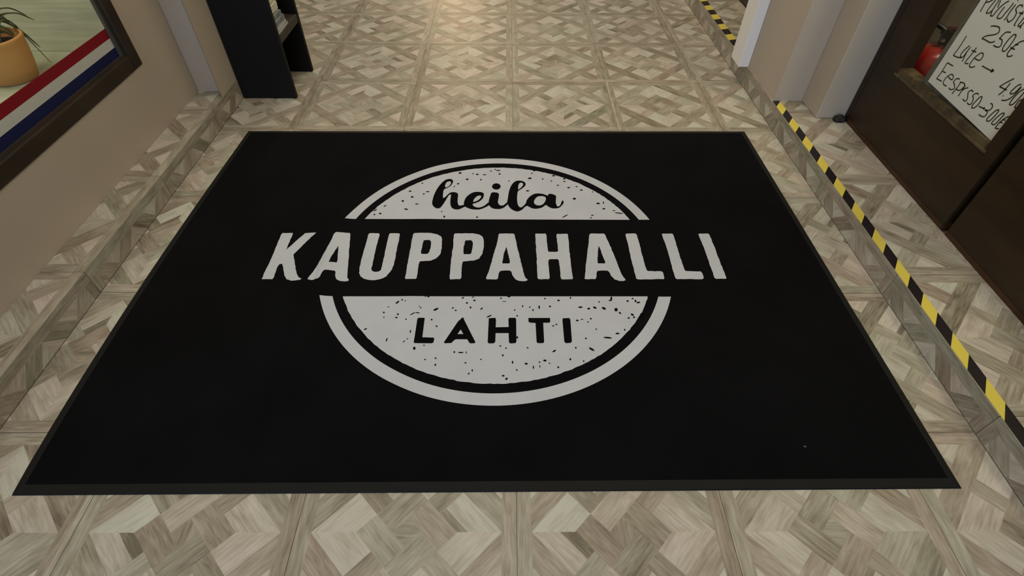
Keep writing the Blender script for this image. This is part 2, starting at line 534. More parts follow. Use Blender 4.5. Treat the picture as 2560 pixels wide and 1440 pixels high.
far = MB().box(1.348, 1.40, 0.565, Y1, STEP + 0.001, 2.4).build('trim_2', BROWNWOOD)
tag(far, 'dark brown panelled front beyond the pillar', 'panel', kind='structure')
wi = MB().box(1.90, 1.95, -2.7, 1.6, STEP, 2.6).build('wall_back', PLASTER)
tag(wi, 'pale wall of the room behind the brown doors', 'wall', kind='structure')

# ------------------------------------------------------------------ display window on the beige wall
win = empty('window_1', (WALL_L, (WY0 + WY1) / 2, WZ0))
tag(win, 'dark wood framed display window in the beige wall', 'window', kind='structure')
def under(o, p):
    o.parent = p
    o.matrix_parent_inverse = Matrix.Translation(-Vector(p.location))
    return o
fw = 0.050
fx0, fx1 = TX0 + 0.001, WALL_L + 0.004
under(MB().box(fx0, fx1, WY0 + fw, WY1 - fw, WZ0, WZ0 + fw).build('bottom_rail', FRAMEWOOD, bevel=0.004), win)
under(MB().box(fx0, fx1, WY0 + fw, WY1 - fw, WZ1 - fw, WZ1).build('top_rail', FRAMEWOOD, bevel=0.004), win)
under(MB().box(fx0, fx1, WY1 - fw, WY1, WZ0, WZ1).build('stile', FRAMEWOOD, bevel=0.005), win)
under(MB().box(fx0, fx1, WY0, WY0 + fw, WZ0, WZ1).build('stile', FRAMEWOOD, bevel=0.005), win)
gx = -1.384
bead = MB()
bead.box(gx + 0.003, gx + 0.013, WY1 - fw - 0.010, WY1 - fw, WZ0 + fw, WZ1 - fw)
under(bead.build('glazing_bead', mat('grey_glazing_bead', (0.075, 0.07, 0.06), 0.4, 0.4)), win)
under(MB().box(gx - 0.003, gx + 0.0005, WY0 + fw, WY1 - fw, WZ0 + fw, WZ1 - fw).build('pane', GLASS), win)

rib = empty('striped_ribbon', (gx + 0.003, -0.6, WZ0 + fw))
tag(rib, 'red, white and blue striped band along the bottom of the window glass', 'ribbon')
za = WZ0 + fw - 0.004
for k, (nm, mm) in enumerate((('blue_stripe', BLUER), ('white_stripe', WHITER), ('red_stripe', REDR))):
    under(MB().box(gx + 0.0012, gx + 0.0026, WY0 + fw + 0.002, WY1 - fw - 0.001, za + 0.006 + k * 0.0305, za + 0.006 + (k + 1) * 0.0305).build(nm, mm), rib)

SZ = 0.36
sill = MB().box(-2.62, TX0 - 0.001, -1.9, 0.9, SZ - 0.06, SZ - 0.014).build('windowsill', GROUT)
tag(sill, 'pale green painted board shelf behind the display window', 'sill', kind='structure')
ys = [-1.90, -1.42, -0.96, -0.52, -0.092, 0.33, 0.62, 0.9]
for k in range(len(ys) - 1):
    p = MB().box(-2.62, TX0 - 0.002, ys[k] + 0.0022, ys[k + 1] - 0.0022, SZ - 0.014, SZ).build('plank', SILLM, sill, bevel=0.0015)
wb = MB().box(-2.70, -2.63, -1.9, 0.9, 0.3, 2.4).build('wall_front', PLASTER)
tag(wb, 'pale wall behind the display shelf', 'wall', kind='structure')

# plant in its pot
PC = Vector((-1.640, -0.315, SZ))
plant = empty('potted_plant', PC)
tag(plant, 'long-leaved green plant in an orange clay pot on the window shelf', 'plant')
prof = [(0.056, 0.0), (0.064, 0.004), (0.074, 0.04), (0.081, 0.080), (0.0845, 0.104), (0.0865, 0.116), (0.0885, 0.125), (0.0875, 0.130), (0.083, 0.132), (0.079, 0.126), (0.077, 0.108), (0.05, 0.107)]
under(MB().lathe(prof, PC, 40).build('pot', TERRA, smooth=True), plant)
under(MB().lathe([(0.078, 0.098), (0.074, 0.106), (0.05, 0.112), (0.02, 0.114)], PC, 24).build('soil', SOIL, smooth=True), plant)
def blade(pts, w, mm):
    pts = catmull(pts, 6)
    n = len(pts)
    vs, fs = [], []
    for k, p in enumerate(pts):
        t = (pts[min(k + 1, n - 1)] - pts[max(k - 1, 0)]).normalized()
        a = t.cross(Vector((0, 0, 1)))
        if a.length < 1e-3: a = Vector((1, 0, 0))
        a.normalize()
        u = k / (n - 1)
        ww = w * (0.55 + 0.9 * u if u < 0.35 else 0.865 * (1 - (u - 0.35) / 0.65) ** 0.75 + 0.02)
        dn = t.cross(a)
        if dn.z > 0: dn = -dn
        vs += [p - a * ww, p + dn * ww * 0.5, p + a * ww]
    for k in range(n - 1):
        b = k * 3
        fs += [(b, b + 1, b + 4, b + 3), (b + 1, b + 2, b + 5, b + 4)]
    o = mesh_obj('leaf', vs, fs, mm, None, smooth=True)
    s = o.modifiers.new('thickness', 'SOLIDIFY'); s.thickness = 0.0015
    return under(o, plant)
base = PC + Vector((0, 0, 0.110))
def leaf_to(tip_px, tip_x, rise, w, mm, start=(0, 0, 0)):
    tip = on_x(tip_px[0], tip_px[1], tip_x)
    s = base + Vector(start)
    m1 = s.lerp(tip, 0.33) + Vector((0, 0, rise)); m2 = s.lerp(tip, 0.7) + Vector((0, 0, rise * 0.8))
    return blade([s, m1, m2, tip], w, mm)
leaf_to((86, 50), -1.66, 0.055, 0.0090, LEAF, (0.01, 0.01, 0))
leaf_to((66, 38), -1.66, 0.06, 0.0085, LEAF, (0.0, 0.015, 0))
leaf_to((101, 118), -1.60, 0.075, 0.0110, LEAF, (0.02, 0.0, 0))
leaf_to((128, 156), -1.585, 0.10, 0.0045, LEAF, (0.02, 0.01, 0))
for a, ln, rs, mm in ((200, 0.16, 0.07, LEAFD), (245, 0.14, 0.09, LEAF), (160, 0.2, 0.10, LEAFD), (120, 0.13, 0.08, LEAFD), (95, 0.12, 0.06, LEAFD), (60, 0.09, 0.06, LEAFD), (20, 0.07, 0.05, LEAFD), (270, 0.10, 0.05, LEAFD), (180, 0.10, 0.04, LEAFD), (225, 0.09, 0.05, LEAFD), (140, 0.10, 0.05, LEAFD), (40, 0.06, 0.03, LEAFD), (310, 0.06, 0.03, LEAFD), (290, 0.11, 0.09, LEAFD), (330, 0.08, 0.08, LEAFD)):
    an = math.radians(a)
    d = Vector((math.cos(an), math.sin(an), 0))
    blade([base + d * 0.01, base + d * ln * 0.4 + Vector((0, 0, rs)), base + d * ln * 0.8 + Vector((0, 0, rs * 0.9)), base + d * ln + Vector((0, 0, rs * 0.4))], 0.011, mm)

# ------------------------------------------------------------------ black shelf with papers
SX0, SX1, SY0, SY1, SH = -1.230, -0.989, 0.273, 0.573, 1.55
shelf = empty('shelf_unit', (-1.11, 0.42, 0))
tag(shelf, 'narrow black wooden shelf unit standing against the pillar', 'shelf')
under(MB().box(SX0, SX1, SY0, SY0 + 0.022, 0.0005, SH).build('side_panel', BLACKWOOD, bevel=0.002), shelf)
under(MB().box(SX0, SX1, SY1 - 0.022, SY1, 0.0005, SH).build('side_panel', BLACKWOOD, bevel=0.002), shelf)
under(MB().box(SX0, SX0 + 0.01, SY0 + 0.0225, SY1 - 0.0225, 0.10, SH).build('back_panel', BLACKWOOD), shelf)
BZ = 0.268
for z in (BZ, 0.62, 0.97, 1.32):
    under(MB().box(SX0 + 0.0105, SX1 - 0.002, SY0 + 0.0225, SY1 - 0.0225, z - 0.034, z).build('shelf_board', SHELFBOARD, bevel=0.002), shelf)
rnd = random.Random(9)
def booklet(name, x0, x1, y0, y1, z, th, rot, cover, label, group, pages=None):
    o = empty(name, ((x0 + x1) / 2, (y0 + y1) / 2, z))
    hx, hy = (x1 - x0) / 2, (y1 - y0) / 2
    c = MB().box(-hx, hx, -hy, hy, th - 0.0008, th).box(-hx, hx, -hy, hy, 0, 0.0008).build('cover', cover, o)
    MB().box(-hx + 0.001, hx - 0.001, -hy + 0.001, hy - 0.001, 0.0009, th - 0.0009).build('pages', pages or MAGP, o)
    o.rotation_euler[2] = rot
    tag(o, label, 'magazine', group)
    return o
z = BZ + 0.0005
GREYP = mat('grey_printed_edges', (0.30, 0.33, 0.33), 0.6, 0.2, col2=(0.10, 0.12, 0.12), nscale=22)
for k, (lab, th, x1, y1, pg) in enumerate((
        ('lowest magazine with cream page edges flat on the black shelf board', 0.011, -0.995, 0.440, None),
        ('cream-edged magazine lying second from the shelf board', 0.010, -0.998, 0.434, None),
        ('thick grey magazine lying third from the shelf board', 0.019, -1.002, 0.437, GREYP),
        ('thick grey magazine lying directly under the white leaflets', 0.019, -1.008, 0.431, GREYP))):
    booklet('magazine', -1.19, x1, 0.298, y1, z, th, 0.012 - 0.012 * k, MAGG, lab, 'grey magazines lying on the shelf board', pg)
    z += th + 0.0004
for k in range(6):
    th = 0.012
    booklet('leaflet', -1.19, -1.012 + rnd.uniform(-.010, .004), 0.300, 0.428 + rnd.uniform(-.012, .008), z, th, rnd.uniform(-.05, .05), MAGW, 'white and yellow leaflet in the small pile on the grey magazines', 'white leaflets on top of the grey magazines', MAGW)
    z += th + 0.0004

# ------------------------------------------------------------------ entrance mat
matobj = empty('entrance_mat', (-0.055, -0.78, 0))
tag(matobj, 'large black entrance mat with a white round market hall emblem', 'mat')
ca, sa = math.cos(MAT['a']), math.sin(MAT['a'])
def ripple(x, y):
    g = lambda d, s: math.exp(-(d / s) ** 2)
    fade = 1.0
    for d in (y - MAT['y0'], MAT['y0'] + MAT['d'] - y):
        fade *= min(1.0, max(0.0, (d - 0.02) / 0.10))
    c1 = x + 0.612 - 0.012 * math.sin(3 * y)
    return fade * (-0.0055 * g(c1, 0.011) + 0.0045 * g(c1 - 0.035, 0.022) + 0.0030 * g(c1 + 0.035, 0.022)
                   - 0.0045 * g(x + 0.990, 0.014) + 0.0035 * g(x + 0.950, 0.025) + 0.0012 * g(x + 0.30, 0.05))
MZ = 0.0075
def bulge(v):                                # left rim of the mat is not straight
    s = v / MAT['d']
    return -0.021 * math.sin(math.pi * min(1, max(0, s)) ** 0.75) ** 1.0
def mat_pt(u, v, lift=0.0, z=None):
    b = bulge(v) * max(0, 1 - u / 0.35)
    uu = u + b
    x = MAT['x0'] + ca * uu - sa * v; y = MAT['y0'] + sa * uu + ca * v
    zz = (MZ + ripple(x, y)) if z is None else z
    return Vector((x, y, zz + lift))
W, D, BW = MAT['w'], MAT['d'], 0.022
us = sorted(set([BW + (W - 2 * BW) * k / 320 for k in range(321)]))
vs_ = [BW + (D - 2 * BW) * k / 40 for k in range(41)]
verts = [mat_pt(u, v) for v in vs_ for u in us]
nu = len(us)
faces = [(j * nu + i, j * nu + i + 1, (j + 1) * nu + i + 1, (j + 1) * nu + i) for j in range(len(vs_) - 1) for i in range(nu - 1)]
under(mesh_obj('carpet_pile', verts, faces, PILE, smooth=True), matobj)
# rubber rim: ring of quads from the pile down to the floor
ring_in, ring_mid, ring_out = [], [], []
def walk():
    for u in us: yield (u, BW, 0, -1)
    for v in vs_[1:]: yield (W - BW, v, 1, 0)
    for u in us[::-1][1:]: yield (u, D - BW, 0, 1)
    for v in vs_[::-1][1:-1]: yield (BW, v, -1, 0)
pts = list(walk())
for u, v, dx, dy in pts:
    corner_x = -1 if u == BW else (1 if abs(u - (W - BW)) < 1e-9 else 0)
    corner_y = -1 if v == BW else (1 if abs(v - (D - BW)) < 1e-9 else 0)
    ex, ey = (corner_x, corner_y)
    ring_in.append(mat_pt(u, v, -0.0005))
    p = mat_pt(u + ex * BW * 0.9, v + ey * BW * 0.9); p.z = 0.0038 + (p.z - MZ) * 0.7
    ring_mid.append(p)
    q_ = mat_pt(u + ex * BW, v + ey * BW); q_.z = 0.0003
    ring_out.append(q_)
n = len(pts)
vv = ring_in + ring_mid + ring_out
ff = []
for k in range(n):
    k2 = (k + 1) % n
    ff += [(k, n + k, n + k2, k2), (n + k, 2 * n + k, 2 * n + k2, n + k2)]
under(mesh_obj('rubber_rim', vv, ff, RUBBER, smooth=False), matobj)

CUTS = sorted(set([-0.612 + d for d in (-.09, -.075, -.06, -.05, -.04, -.032, -.025, -.019, -.014, -.009, -.004, 0.001, .006, .011, .016, .022, .03, .038, .047, .056, .066, .08, .095)] + [-0.30 + d for d in (-.08, -.05, -.025, 0, .025, .05, .08)]))
def print_part(name, loops_list, material, lift, parent):
    """loops_list: list of [outer, hole, ...] in floor coordinates (x, y)."""
    bm = bmesh.new()
    for loops in loops_list:
        flat = [p for lp in loops for p in lp]
        tris = tessellate_polygon([[Vector((p[0], p[1], 0)) for p in lp] for lp in loops])
        bv = [bm.verts.new((p[0], p[1], 0)) for p in flat]
        for t in tris:
            try:
                f = bm.faces.new([bv[i] for i in t])
            except ValueError:
                pass
    for xc in CUTS:
        bmesh.ops.bisect_plane(bm, geom=bm.verts[:] + bm.edges[:] + bm.faces[:], plane_co=(xc, 0, 0), plane_no=(1, 0, 0))
    if name.endswith('field') or name.endswith('ring'):
        for yc in [-1.4 + 0.05 * k for k in range(26)]:
            bmesh.ops.bisect_plane(bm, geom=bm.verts[:] + bm.edges[:] + bm.faces[:], plane_co=(0, yc, 0), plane_no=(0, 1, 0))
    for v in bm.verts:
        v.co.z = MZ + ripple(v.co.x, v.co.y) + lift
    bm.normal_update()
    for f in bm.faces:
        if f.normal.z < 0: f.normal_flip()
    me = bpy.data.meshes.new(name)
    bm.to_mesh(me); bm.free()
    me.materials.append(material)
    o = bpy.data.objects.new(name, me)
    C.objects.link(o)
    return under(o, parent)

CX, CY = -0.0556, -0.7786
YU, YL = -0.6040, -0.9625
def arc(r, ycut, upper, n=72):
    h = ycut - CY
    a0 = math.asin(max(-1, min(1, h / r)))
    if upper: a, b = a0, math.pi - a0
    else: a, b = math.pi - a0, 2 * math.pi + a0
    return [(CX + r * math.cos(a + (b - a) * k / n), CY + r * math.sin(a + (b - a) * k / n)) for k in range(n + 1)]
rnd = random.Random(31)
def rough(pts, amp):
    return [(x + rnd.uniform(-amp, amp), y + rnd.uniform(-amp, amp)) for x, y in pts]
emblem = matobj
for upper, yc in ((True, YU), (False, YL)):
    print_part('white_ring', [[arc(0.5505, yc, upper) + arc(0.5155, yc, upper)[::-1]]], PRINTW, 0.0006, emblem)
    print_part('white_field', [[rough(arc(0.4870, yc, upper, 110), 0.0011)]], PRINTW, 0.0006, emblem)

def px(lst, ox, oy, sc):
    out = []
    for x, y in lst:
        p = on_z(ox + x / sc, oy + y / sc, MZ)
        out.append((p.x, p.y))
    return out
SA, SB = 2560 / 600, 4.0
big = [
 ('A', [[(60,590),(175,590),(195,560),(225,465),(250,430),(280,425),(292,480),(303,550),(325,590),(370,607),(430,608),(475,602),(488,590),(455,572),(435,530),(415,430),(400,325),(520,210),(645,100),(525,100),(320,278),(360,190),(395,97),(285,97),(268,115),(180,330)]]),
 ('A', [[(548,588),(665,585),(685,570),(715,515),(735,500),(840,500),(850,515),(845,545),(858,590),(900,610),(960,613),(985,607),(992,597),(975,575),(977,520),(985,400),(1005,140),(1007,110),(1000,97),(860,97),(840,110),(790,210),(690,370)], [(880,238),(868,400),(860,415),(778,415),(800,370)]]),
 ('A', [[(1210,100),(1310,100),(1320,115),(1300,180),(1280,260),(1245,420),(1230,480),(1238,502),(1270,513),(1310,508),(1335,490),(1345,450),(1380,280),(1415,130),(1422,108),(1435,100),(1530,102),(1535,120),(1500,290),(1470,440),(1440,500),(1390,560),(1330,588),(1270,600),(1200,597),(1150,585),(1115,560),(1100,525),(1103,480),(1130,360),(1170,220),(1195,120)]]),
 ('A', [[(1595,590),(1700,590),(1715,580),(1725,520),(1735,440),(1750,402),(1860,395),(1920,370),(1965,325),(1982,260),(1985,170),(1975,135),(1940,115),(1870,100),(1690,100),(1675,115),(1655,220),(1630,360),(1605,500),(1590,575)], [(1790,178),(1850,173),(1868,190),(1865,240),(1850,300),(1830,322),(1765,322),(1760,312),(1775,230)]]),
 ('A', [[(2070,592),(2175,590),(2190,575),(2193,500),(2200,420),(2210,400),(2320,392),(2380,370),(2415,320),(2428,255),(2428,170),(2415,135),(2380,113),(2310,100),(2120,103),(2110,120),(2105,220),(2085,360),(2072,500),(2066,575)], [(2235,176),(2295,173),(2312,195),(2310,250),(2300,305),(2285,324),(2220,324),(2213,312),(2215,240)]]),
 ('B', [[(62,553),(165,555),(180,545),(188,495),(200,472),(230,467),(300,467),(315,480),(325,515),(350,550),(390,570),(440,574),(470,568),(475,555),(455,540),(440,500),(415,400),(385,280),(360,170),(345,105),(330,97),(195,97),(185,110),(170,190),(130,330),(95,450),(68,520)], [(265,228),(300,385),(290,397),(230,397),(222,385),(240,290)]]),
 ('B', [[(555,97),(655,97),(663,110),(668,180),(678,265),(690,280),(770,280),(782,268),(775,200),(765,110),(770,100),(875,99),(880,115),(890,230),(910,420),(930,545),(920,553),(820,555),(810,545),(800,460),(788,365),(775,352),(700,352),(684,365),(690,470),(695,545),(685,553),(585,553),(575,540),(565,300),(553,110)]]),
 ('B', [[(1045,548),(1055,553),(1150,553),(1162,540),(1165,490),(1175,470),(1210,467),(1275,468),(1290,480),(1310,520),(1345,555),(1390,570),(1430,572),(1455,563),(1450,550),(1420,510),(1385,430),(1340,310),(1290,195),(1255,115),(1240,97),(1105,97),(1092,110),(1085,200),(1065,360),(1050,500)], [(1188,220),(1255,385),(1245,396),(1185,396),(1175,385),(1178,280)]]),
 ('B', [[(1455,103),(1470,97),(1555,97),(1568,110),(1600,225),(1640,380),(1665,460),(1680,472),(1815,475),(1830,485),(1843,540),(1838,553),(1580,555),(1560,545),(1550,500),(1520,390),(1490,250)]]),
 ('B', [[(1817,103),(1830,97),(1920,97),(1932,108),(1970,230),(2020,390),(2045,460),(2060,472),(2205,475),(2220,490),(2237,540),(2225,553),(1975,553),(1955,545),(1930,470),(1890,320),(1850,190)]]),
 ('B', [[(2183,103),(2195,97),(2280,97),(2295,110),(2340,220),(2400,380),(2465,540),(2455,550),(2360,550),(2345,540),(2310,440),(2260,300),(2215,180)]]),
]
def fray(loop, step=0.012, amp=0.0009):
    out = []
    for i in range(len(loop)):
        a, b = Vector(loop[i]), Vector(loop[(i + 1) % len(loop)])
        out.append(tuple(a))
        L = (b - a).length
        k = int(L / step)
        nrm = Vector((-(b - a).y, (b - a).x)).normalized() if L > 1e-6 else Vector((0, 0))
        for j in range(1, k + 1):
            p = a.lerp(b, j / (k + 1)) + nrm * rnd.uniform(-amp, amp)
            out.append(tuple(p))
    return out
for src, loops in big:
    o, s = ((640, 560), SA) if src == 'A' else ((1200, 560), SB)
    print_part('letter', [[fray(px(lp, o[0], o[1], s)) for lp in loops]], PRINTW, 0.0006, emblem)

SH_ = 2560 / 380
def ell(cx, cy, rx, ry, ang=0, n=20):
    a = math.radians(ang)
    return [(cx + rx * math.cos(t) * math.cos(a) - ry * math.sin(t) * math.sin(a), cy + rx * math.cos(t) * math.sin(a) + ry * math.sin(t) * math.cos(a)) for t in [2 * math.pi * k / n for k in range(n)]]
script = [
 [[(165,590),(215,618),(265,612),(300,580),(345,515),(390,440),(420,395),(455,385),(450,430),(443,500),(450,570),(480,615),(540,635),(600,628),(650,605),(690,585),(670,560),(600,570),(575,545),(566,490),(572,420),(575,385),(555,355),(500,342),(450,350),(410,375),(365,420),(330,443),(320,430),(322,370),(338,300),(400,270),(450,235),(485,185),(488,150),(465,127),(420,122),(360,140),(300,190),(235,270),(180,370),(148,470),(138,540)], [(365,265),(355,235),(380,180),(410,165),(440,162),(457,180),(445,215),(410,250)]],
 [[(670,560),(678,500),(710,430),(780,370),(850,342),(930,338),(985,350),(1008,372),(1003,420),(980,460),(930,500),(870,525),(818,545),(840,580),(890,600),(940,600),(1000,580),(1050,545),(1090,515),(1095,560),(1040,595),(970,625),(900,637),(800,630),(740,610),(690,585)], [(828,500),(850,450),(900,408),(940,400),(963,410),(950,445),(900,485),(835,508)]],
 [[(1090,515),(1095,470),(1120,390),(1135,355),(1180,345),(1240,355),(1262,380),(1258,430),(1245,500),(1252,535),(1275,560),(1310,570),(1350,555),(1400,515),(1410,545),(1370,585),(1320,615),(1260,627),(1180,622),(1130,600),(1095,560)]],
 [[(1400,515),(1408,470),(1420,390),(1440,300),(1480,215),(1540,160),(1610,148),(1680,165),(1712,200),(1700,240),(1640,290),(1585,325),(1570,400),(1568,480),(1580,550),(1605,590),(1640,598),(1690,560),(1725,520),(1740,570),(1700,590),(1650,640),(1580,668),(1520,655),(1460,620),(1425,575),(1410,545)], [(1585,290),(1590,230),(1610,190),(1645,183),(1667,200),(1665,230),(1635,265),(1595,295)]],
 [[(1720,530),(1735,470),(1790,410),(1860,372),(1930,365),(2010,375),(2080,400),(2095,380),(2120,370),(2180,382),(2215,400),(2225,420),(2220,480),(2222,530),(2240,575),(2270,582),(2300,550),(2320,495),(2345,485),(2350,530),(2330,555),(2285,600),(2230,615),(2160,615),(2100,590),(2050,560),(1990,600),(1900,622),(1830,617),(1770,590),(1740,570)], [(1870,460),(1910,420),(1970,408),(2030,418),(2052,445),(2045,490),(2010,540),(1960,565),(1910,565),(1868,545),(1850,510)]],
]
def sm(loop):
    return [(p.x, p.y) for p in catmull([Vector((x, y)) for x, y in loop], 3, True)]
for k, loops in enumerate(script):
    parts = [[px(sm(lp), 1060, 430, SH_) for lp in loops]]
    if k == 2: parts.append([px(ell(1218, 247, 73, 53), 1060, 430, SH_)])
    print_part('script_letter', parts, PRINTB, 0.0011, emblem)
SL = 2560 / 920
caps = [
 [[(740,210),(785,210),(783,225),(768,345),(845,347),(851,355),(845,380),(835,386),(715,386),(708,380),(718,320),(733,220)]],
 [[(1015,235),(1045,207),(1053,207),(1062,230),(1137,378),(1130,386),(1098,386),(1090,375),(1080,358),(1000,358),(985,368),(970,384),(925,386),(917,380)], [(1035,290),(1053,322),(1012,322)]],
 [[(1230,212),(1275,209),(1280,220),(1278,275),(1368,273),(1366,215),(1375,209),(1415,209),(1420,220),(1422,375),(1415,385),(1378,387),(1370,378),(1368,315),(1277,315),(1275,375),(1265,386),(1230,387),(1222,378)]],
 [[(1505,210),(1655,210),(1658,235),(1650,243),(1608,243),(1615,375),(1608,385),(1570,385),(1562,375),(1555,245),(1515,242),(1506,235)]],
 [[(1745,212),(1790,210),(1797,222),(1808,372),(1800,383),(1765,385),(1755,375),(1742,225)]],
]
for loops in caps:
    print_part('letter', [[px(lp, 780, 720, SL) for lp in loops]], PRINTB, 0.0011, emblem)
up_ = [(1030,203,10,5),(1150,213,10,4),(1120,207,5,3),(1200,215,12,3),(1080,247,9,5),(1175,250,6,4),(1017,278,8,4),(990,298,5,3),(768,275,6,3),(683,330,9,4),(697,370,9,5),(778,350,6,4),(805,335,12,3),(632,398,8,5),(730,420,12,3),(655,455,13,4,12),(508,432,10,3,-25),(440,462,14,3,-30),(475,485,8,5),(435,492,6,4),(1295,185,14,3),(1275,178,5,3),(1305,210,6,5),(1515,240,12,5),(1530,205,6,3),(1605,245,5,4),(1665,258,6,3),(1500,327,11,4),(1370,258,5,3),(1710,288,8,3),(1755,262,8,3),(1785,305,10,4),(1840,298,7,3),(1873,322,9,4),(1952,335,5,3),(1825,382,10,6),(1990,415,12,5),(2027,410,4,7),(2030,452,10,4),(2100,465,8,3),(2135,482,28,3,6),(1760,503,22,3,-28),(1950,497,9,3),(1940,515,7,3),(920,507,6,6),(1148,510,7,4),(903,472,5,3),(1245,190,6,3),(1545,188,8,3),(1680,222,10,4),(1755,243,9,4)]
lo_ = [(595,102,14,5,-35),(628,85,6,4),(650,92,4,3),(500,172,6,5),(532,133,5,3),(598,185,6,6),(587,208,9,4),(500,205,5,3),(700,182,20,3,-28),(735,175,14,3,3),(757,140,5,4),(747,130,4,3),(862,150,18,6,-25),(655,220,5,4),(685,305,4,10),(640,375,9,3,-40),(665,357,5,3),(520,362,4,12,20),(372,287,11,4,-25),(712,422,8,10),(780,400,6,3),(980,140,7,4),(1000,157,7,4),(1078,105,7,5),(1130,88,8,5),(1103,137,6,6),(1180,145,10,4,-40),(1050,70,8,4,-30),(1120,65,8,3),(1232,198,18,4,-25),(1315,72,5,5),(1338,95,12,2),(1465,128,4,7),(1410,155,5,4),(1515,135,5,4),(1537,155,5,6),(1580,135,5,11),(1620,75,6,4),(1655,130,7,5),(1715,88,8,5),(1798,70,5,6),(1867,135,14,5),(1925,145,9,6),(1967,138,12,6,25),(2030,143,14,7,25),(2115,152,11,11),(2142,175,9,5,40),(2082,75,6,13),(2074,88,10,4),(1997,98,6,4),(2195,92,8,5),(2270,102,12,5,-10),(2250,92,6,8,-20),(2230,75,7,4),(2228,187,11,6,25),(2240,205,7,5),(2203,210,7,5),(2125,318,13,5),(2057,347,27,5,5),(2175,292,5,6),(1940,215,6,5),(1920,238,5,4),(1845,227,9,5),(1878,220,8,3),(1905,352,6,5),(1977,288,4,5),(1945,427,20,6,30),(1700,255,6,4),(1678,265,6,4),(1685,440,13,5,-30),(1835,417,5,6),(1500,417,6,4),(1310,405,7,4),(1350,420,6,4),(1327,470,6,6),(1395,518,5,9),(1490,528,10,6),(1620,506,11,6),(1583,517,6,4),(1540,553,4,11),(1585,547,3,8),(1652,525,5,4),(1713,553,6,6),(1797,497,6,7),(1890,510,5,5),(1425,572,5,5),(1330,612,9,5),(1353,633,9,6,-30),(990,447,5,7),(1035,450,18,4),(1073,450,3,8),(860,490,6,5),(858,536,6,6),(787,499,6,4),(1090,597,8,4,-40),(1115,575,4,8),(1068,522,7,4),(1175,498,5,4),(833,222,6,5),(867,267,6,5),(1428,345,6,7),(1427,195,5,5),(2295,185,12,9),(2285,200,10,8),(810,62,8,4),(790,60,5,4),(1370,62,10,4)]
specks = []
for lst, oy in ((up_, 360), (lo_, 720)):
    for s in lst:
        specks.append([px(ell(s[0], s[1], s[2] * 1.12, s[3] * 1.15, s[4] if len(s) > 4 else 0, 9), 780, oy, SL)])
sp = print_part('specks', specks, PRINTB, 0.0010, emblem)
sp['kind'] = 'stuff'

# ------------------------------------------------------------------ hazard tape on the step edge
def tape(name, label, ya, yb, phase, period, shear, x0, x1):
    m = MB()
    z0, z1 = STEP + 0.0002, STEP + 0.0010
    k = math.floor((ya - phase) / (period / 2)) - 2
    while phase + k * period / 2 < yb + 0.1:
        b0 = phase + k * period / 2
        b1 = b0 + period / 2
        poly = [(x0, b0), (x1, b0 + shear), (x1, b1 + shear), (x0, b1)]
        poly = clip(poly, x0 - 1, x1 + 1, ya, yb)
        if len(poly) >= 3:
            n_ = len(poly)
            m.prism(poly, z0, z1, 0 if k % 2 == 0 else 1)
        k += 1
    o = m.build(name, [BLACKT, YELLOW])
    return tag(o, label, 'tape', 'hazard tape on the step edge')
tape('hazard_tape', 'yellow and black hazard tape on the step edge beside the mat', Y0 + 0.05, 0.1005, -0.089, 0.1395, 0.046, XR + 0.0025, XR + 0.0345)
tape('hazard_tape', 'yellow and black hazard tape on the step beyond the white post', 0.562, Y1 - 0.05, 0.678, 0.142, 0.012, XR + 0.006, XR + 0.046)

# ------------------------------------------------------------------ brown doors with a window
def door(name, label, ya, yb, jamb):
    d = empty(name, (WALL_R, (ya + yb) / 2, STEP))
    tag(d, label, 'door', kind='structure')
    x0, x1 = WALL_R, WALL_R + 0.045
    zb, zr, zt = STEP + 0.004, 0.352, 2.1
    s_far, s_near = 0.125, 0.048
    of, on = yb - s_far, ya + s_near
    P = lambda mb, nm, mm=BROWNWOOD, bv=0.0: under(mb.build(nm, mm, bevel=bv), d)
    P(MB().box(x0, x1, of, yb, zr - 0.011, zt), 'stile')
    P(MB().box(x0, x1, ya, on, zr - 0.011, zt), 'stile')
    P(MB().box(x0, x1, ya, yb, zb + 0.0125, zr - 0.0115), 'lower_panel')
    P(MB().box(x0 + 0.0005, x1 + 0.002, on + 0.0005, of - 0.0005, zr - 0.0115, zr + 0.010), 'window_rail', BROWNEDGE)
    P(MB().box(x0 - 0.0035, x0 + 0.002, on - 0.01, of + 0.01, zr - 0.018, zr - 0.010), 'moulding', BROWNEDGE, 0.0015)
    P(MB().box(x0 - 0.0015, x1, ya, yb, zb - 0.003, zb + 0.012), 'bottom_rail', REDWOOD)
    P(MB().box(x0, x1, on + 0.0005, of - 0.0005, zt - 0.1, zt), 'top_rail')
    P(MB().box(x0 + 0.033, x0 + 0.037, on + 0.0005, of - 0.0005, zr + 0.0105, zt - 0.101), 'pane', GLASS, 0)
    return d, of, on, zr
d1, OF, ON, ZR = door('door_1', 'brown wooden door with the handwritten price sheet in its window', -0.742, -0.080, True)
d2, _, _, _ = door('door_2', 'brown wooden door nearer the camera past the dark gap', -1.43, -0.768, False)
under(MB().box(WALL_R + 0.02, WALL_R + 0.05, -0.767, -0.743, STEP + 0.025, 2.1).build('gap_shade_strip', BLACKWOOD), d2)  # black strip set into the open gap, standing in for its shade
jm = MB().box(WALL_R + 0.0, WALL_R + 0.05, -0.078, -0.0455, STEP + 0.001, 2.15).build('trim_3', mat('dark_jamb', (0.020, 0.011, 0.007), 0.4, 0.35), bevel=0.004)
tag(jm, 'thin dark door jamb against the plaster wall end', 'jamb', kind='structure')

ext_p = MB().box(WALL_R, WALL_R + 0.05, Y0, -1.434, STEP + 0.001, 2.1).build('trim_4', BROWNWOOD)
tag(ext_p, 'plain dark brown panel continuing the row of doors', 'panel', kind='structure')

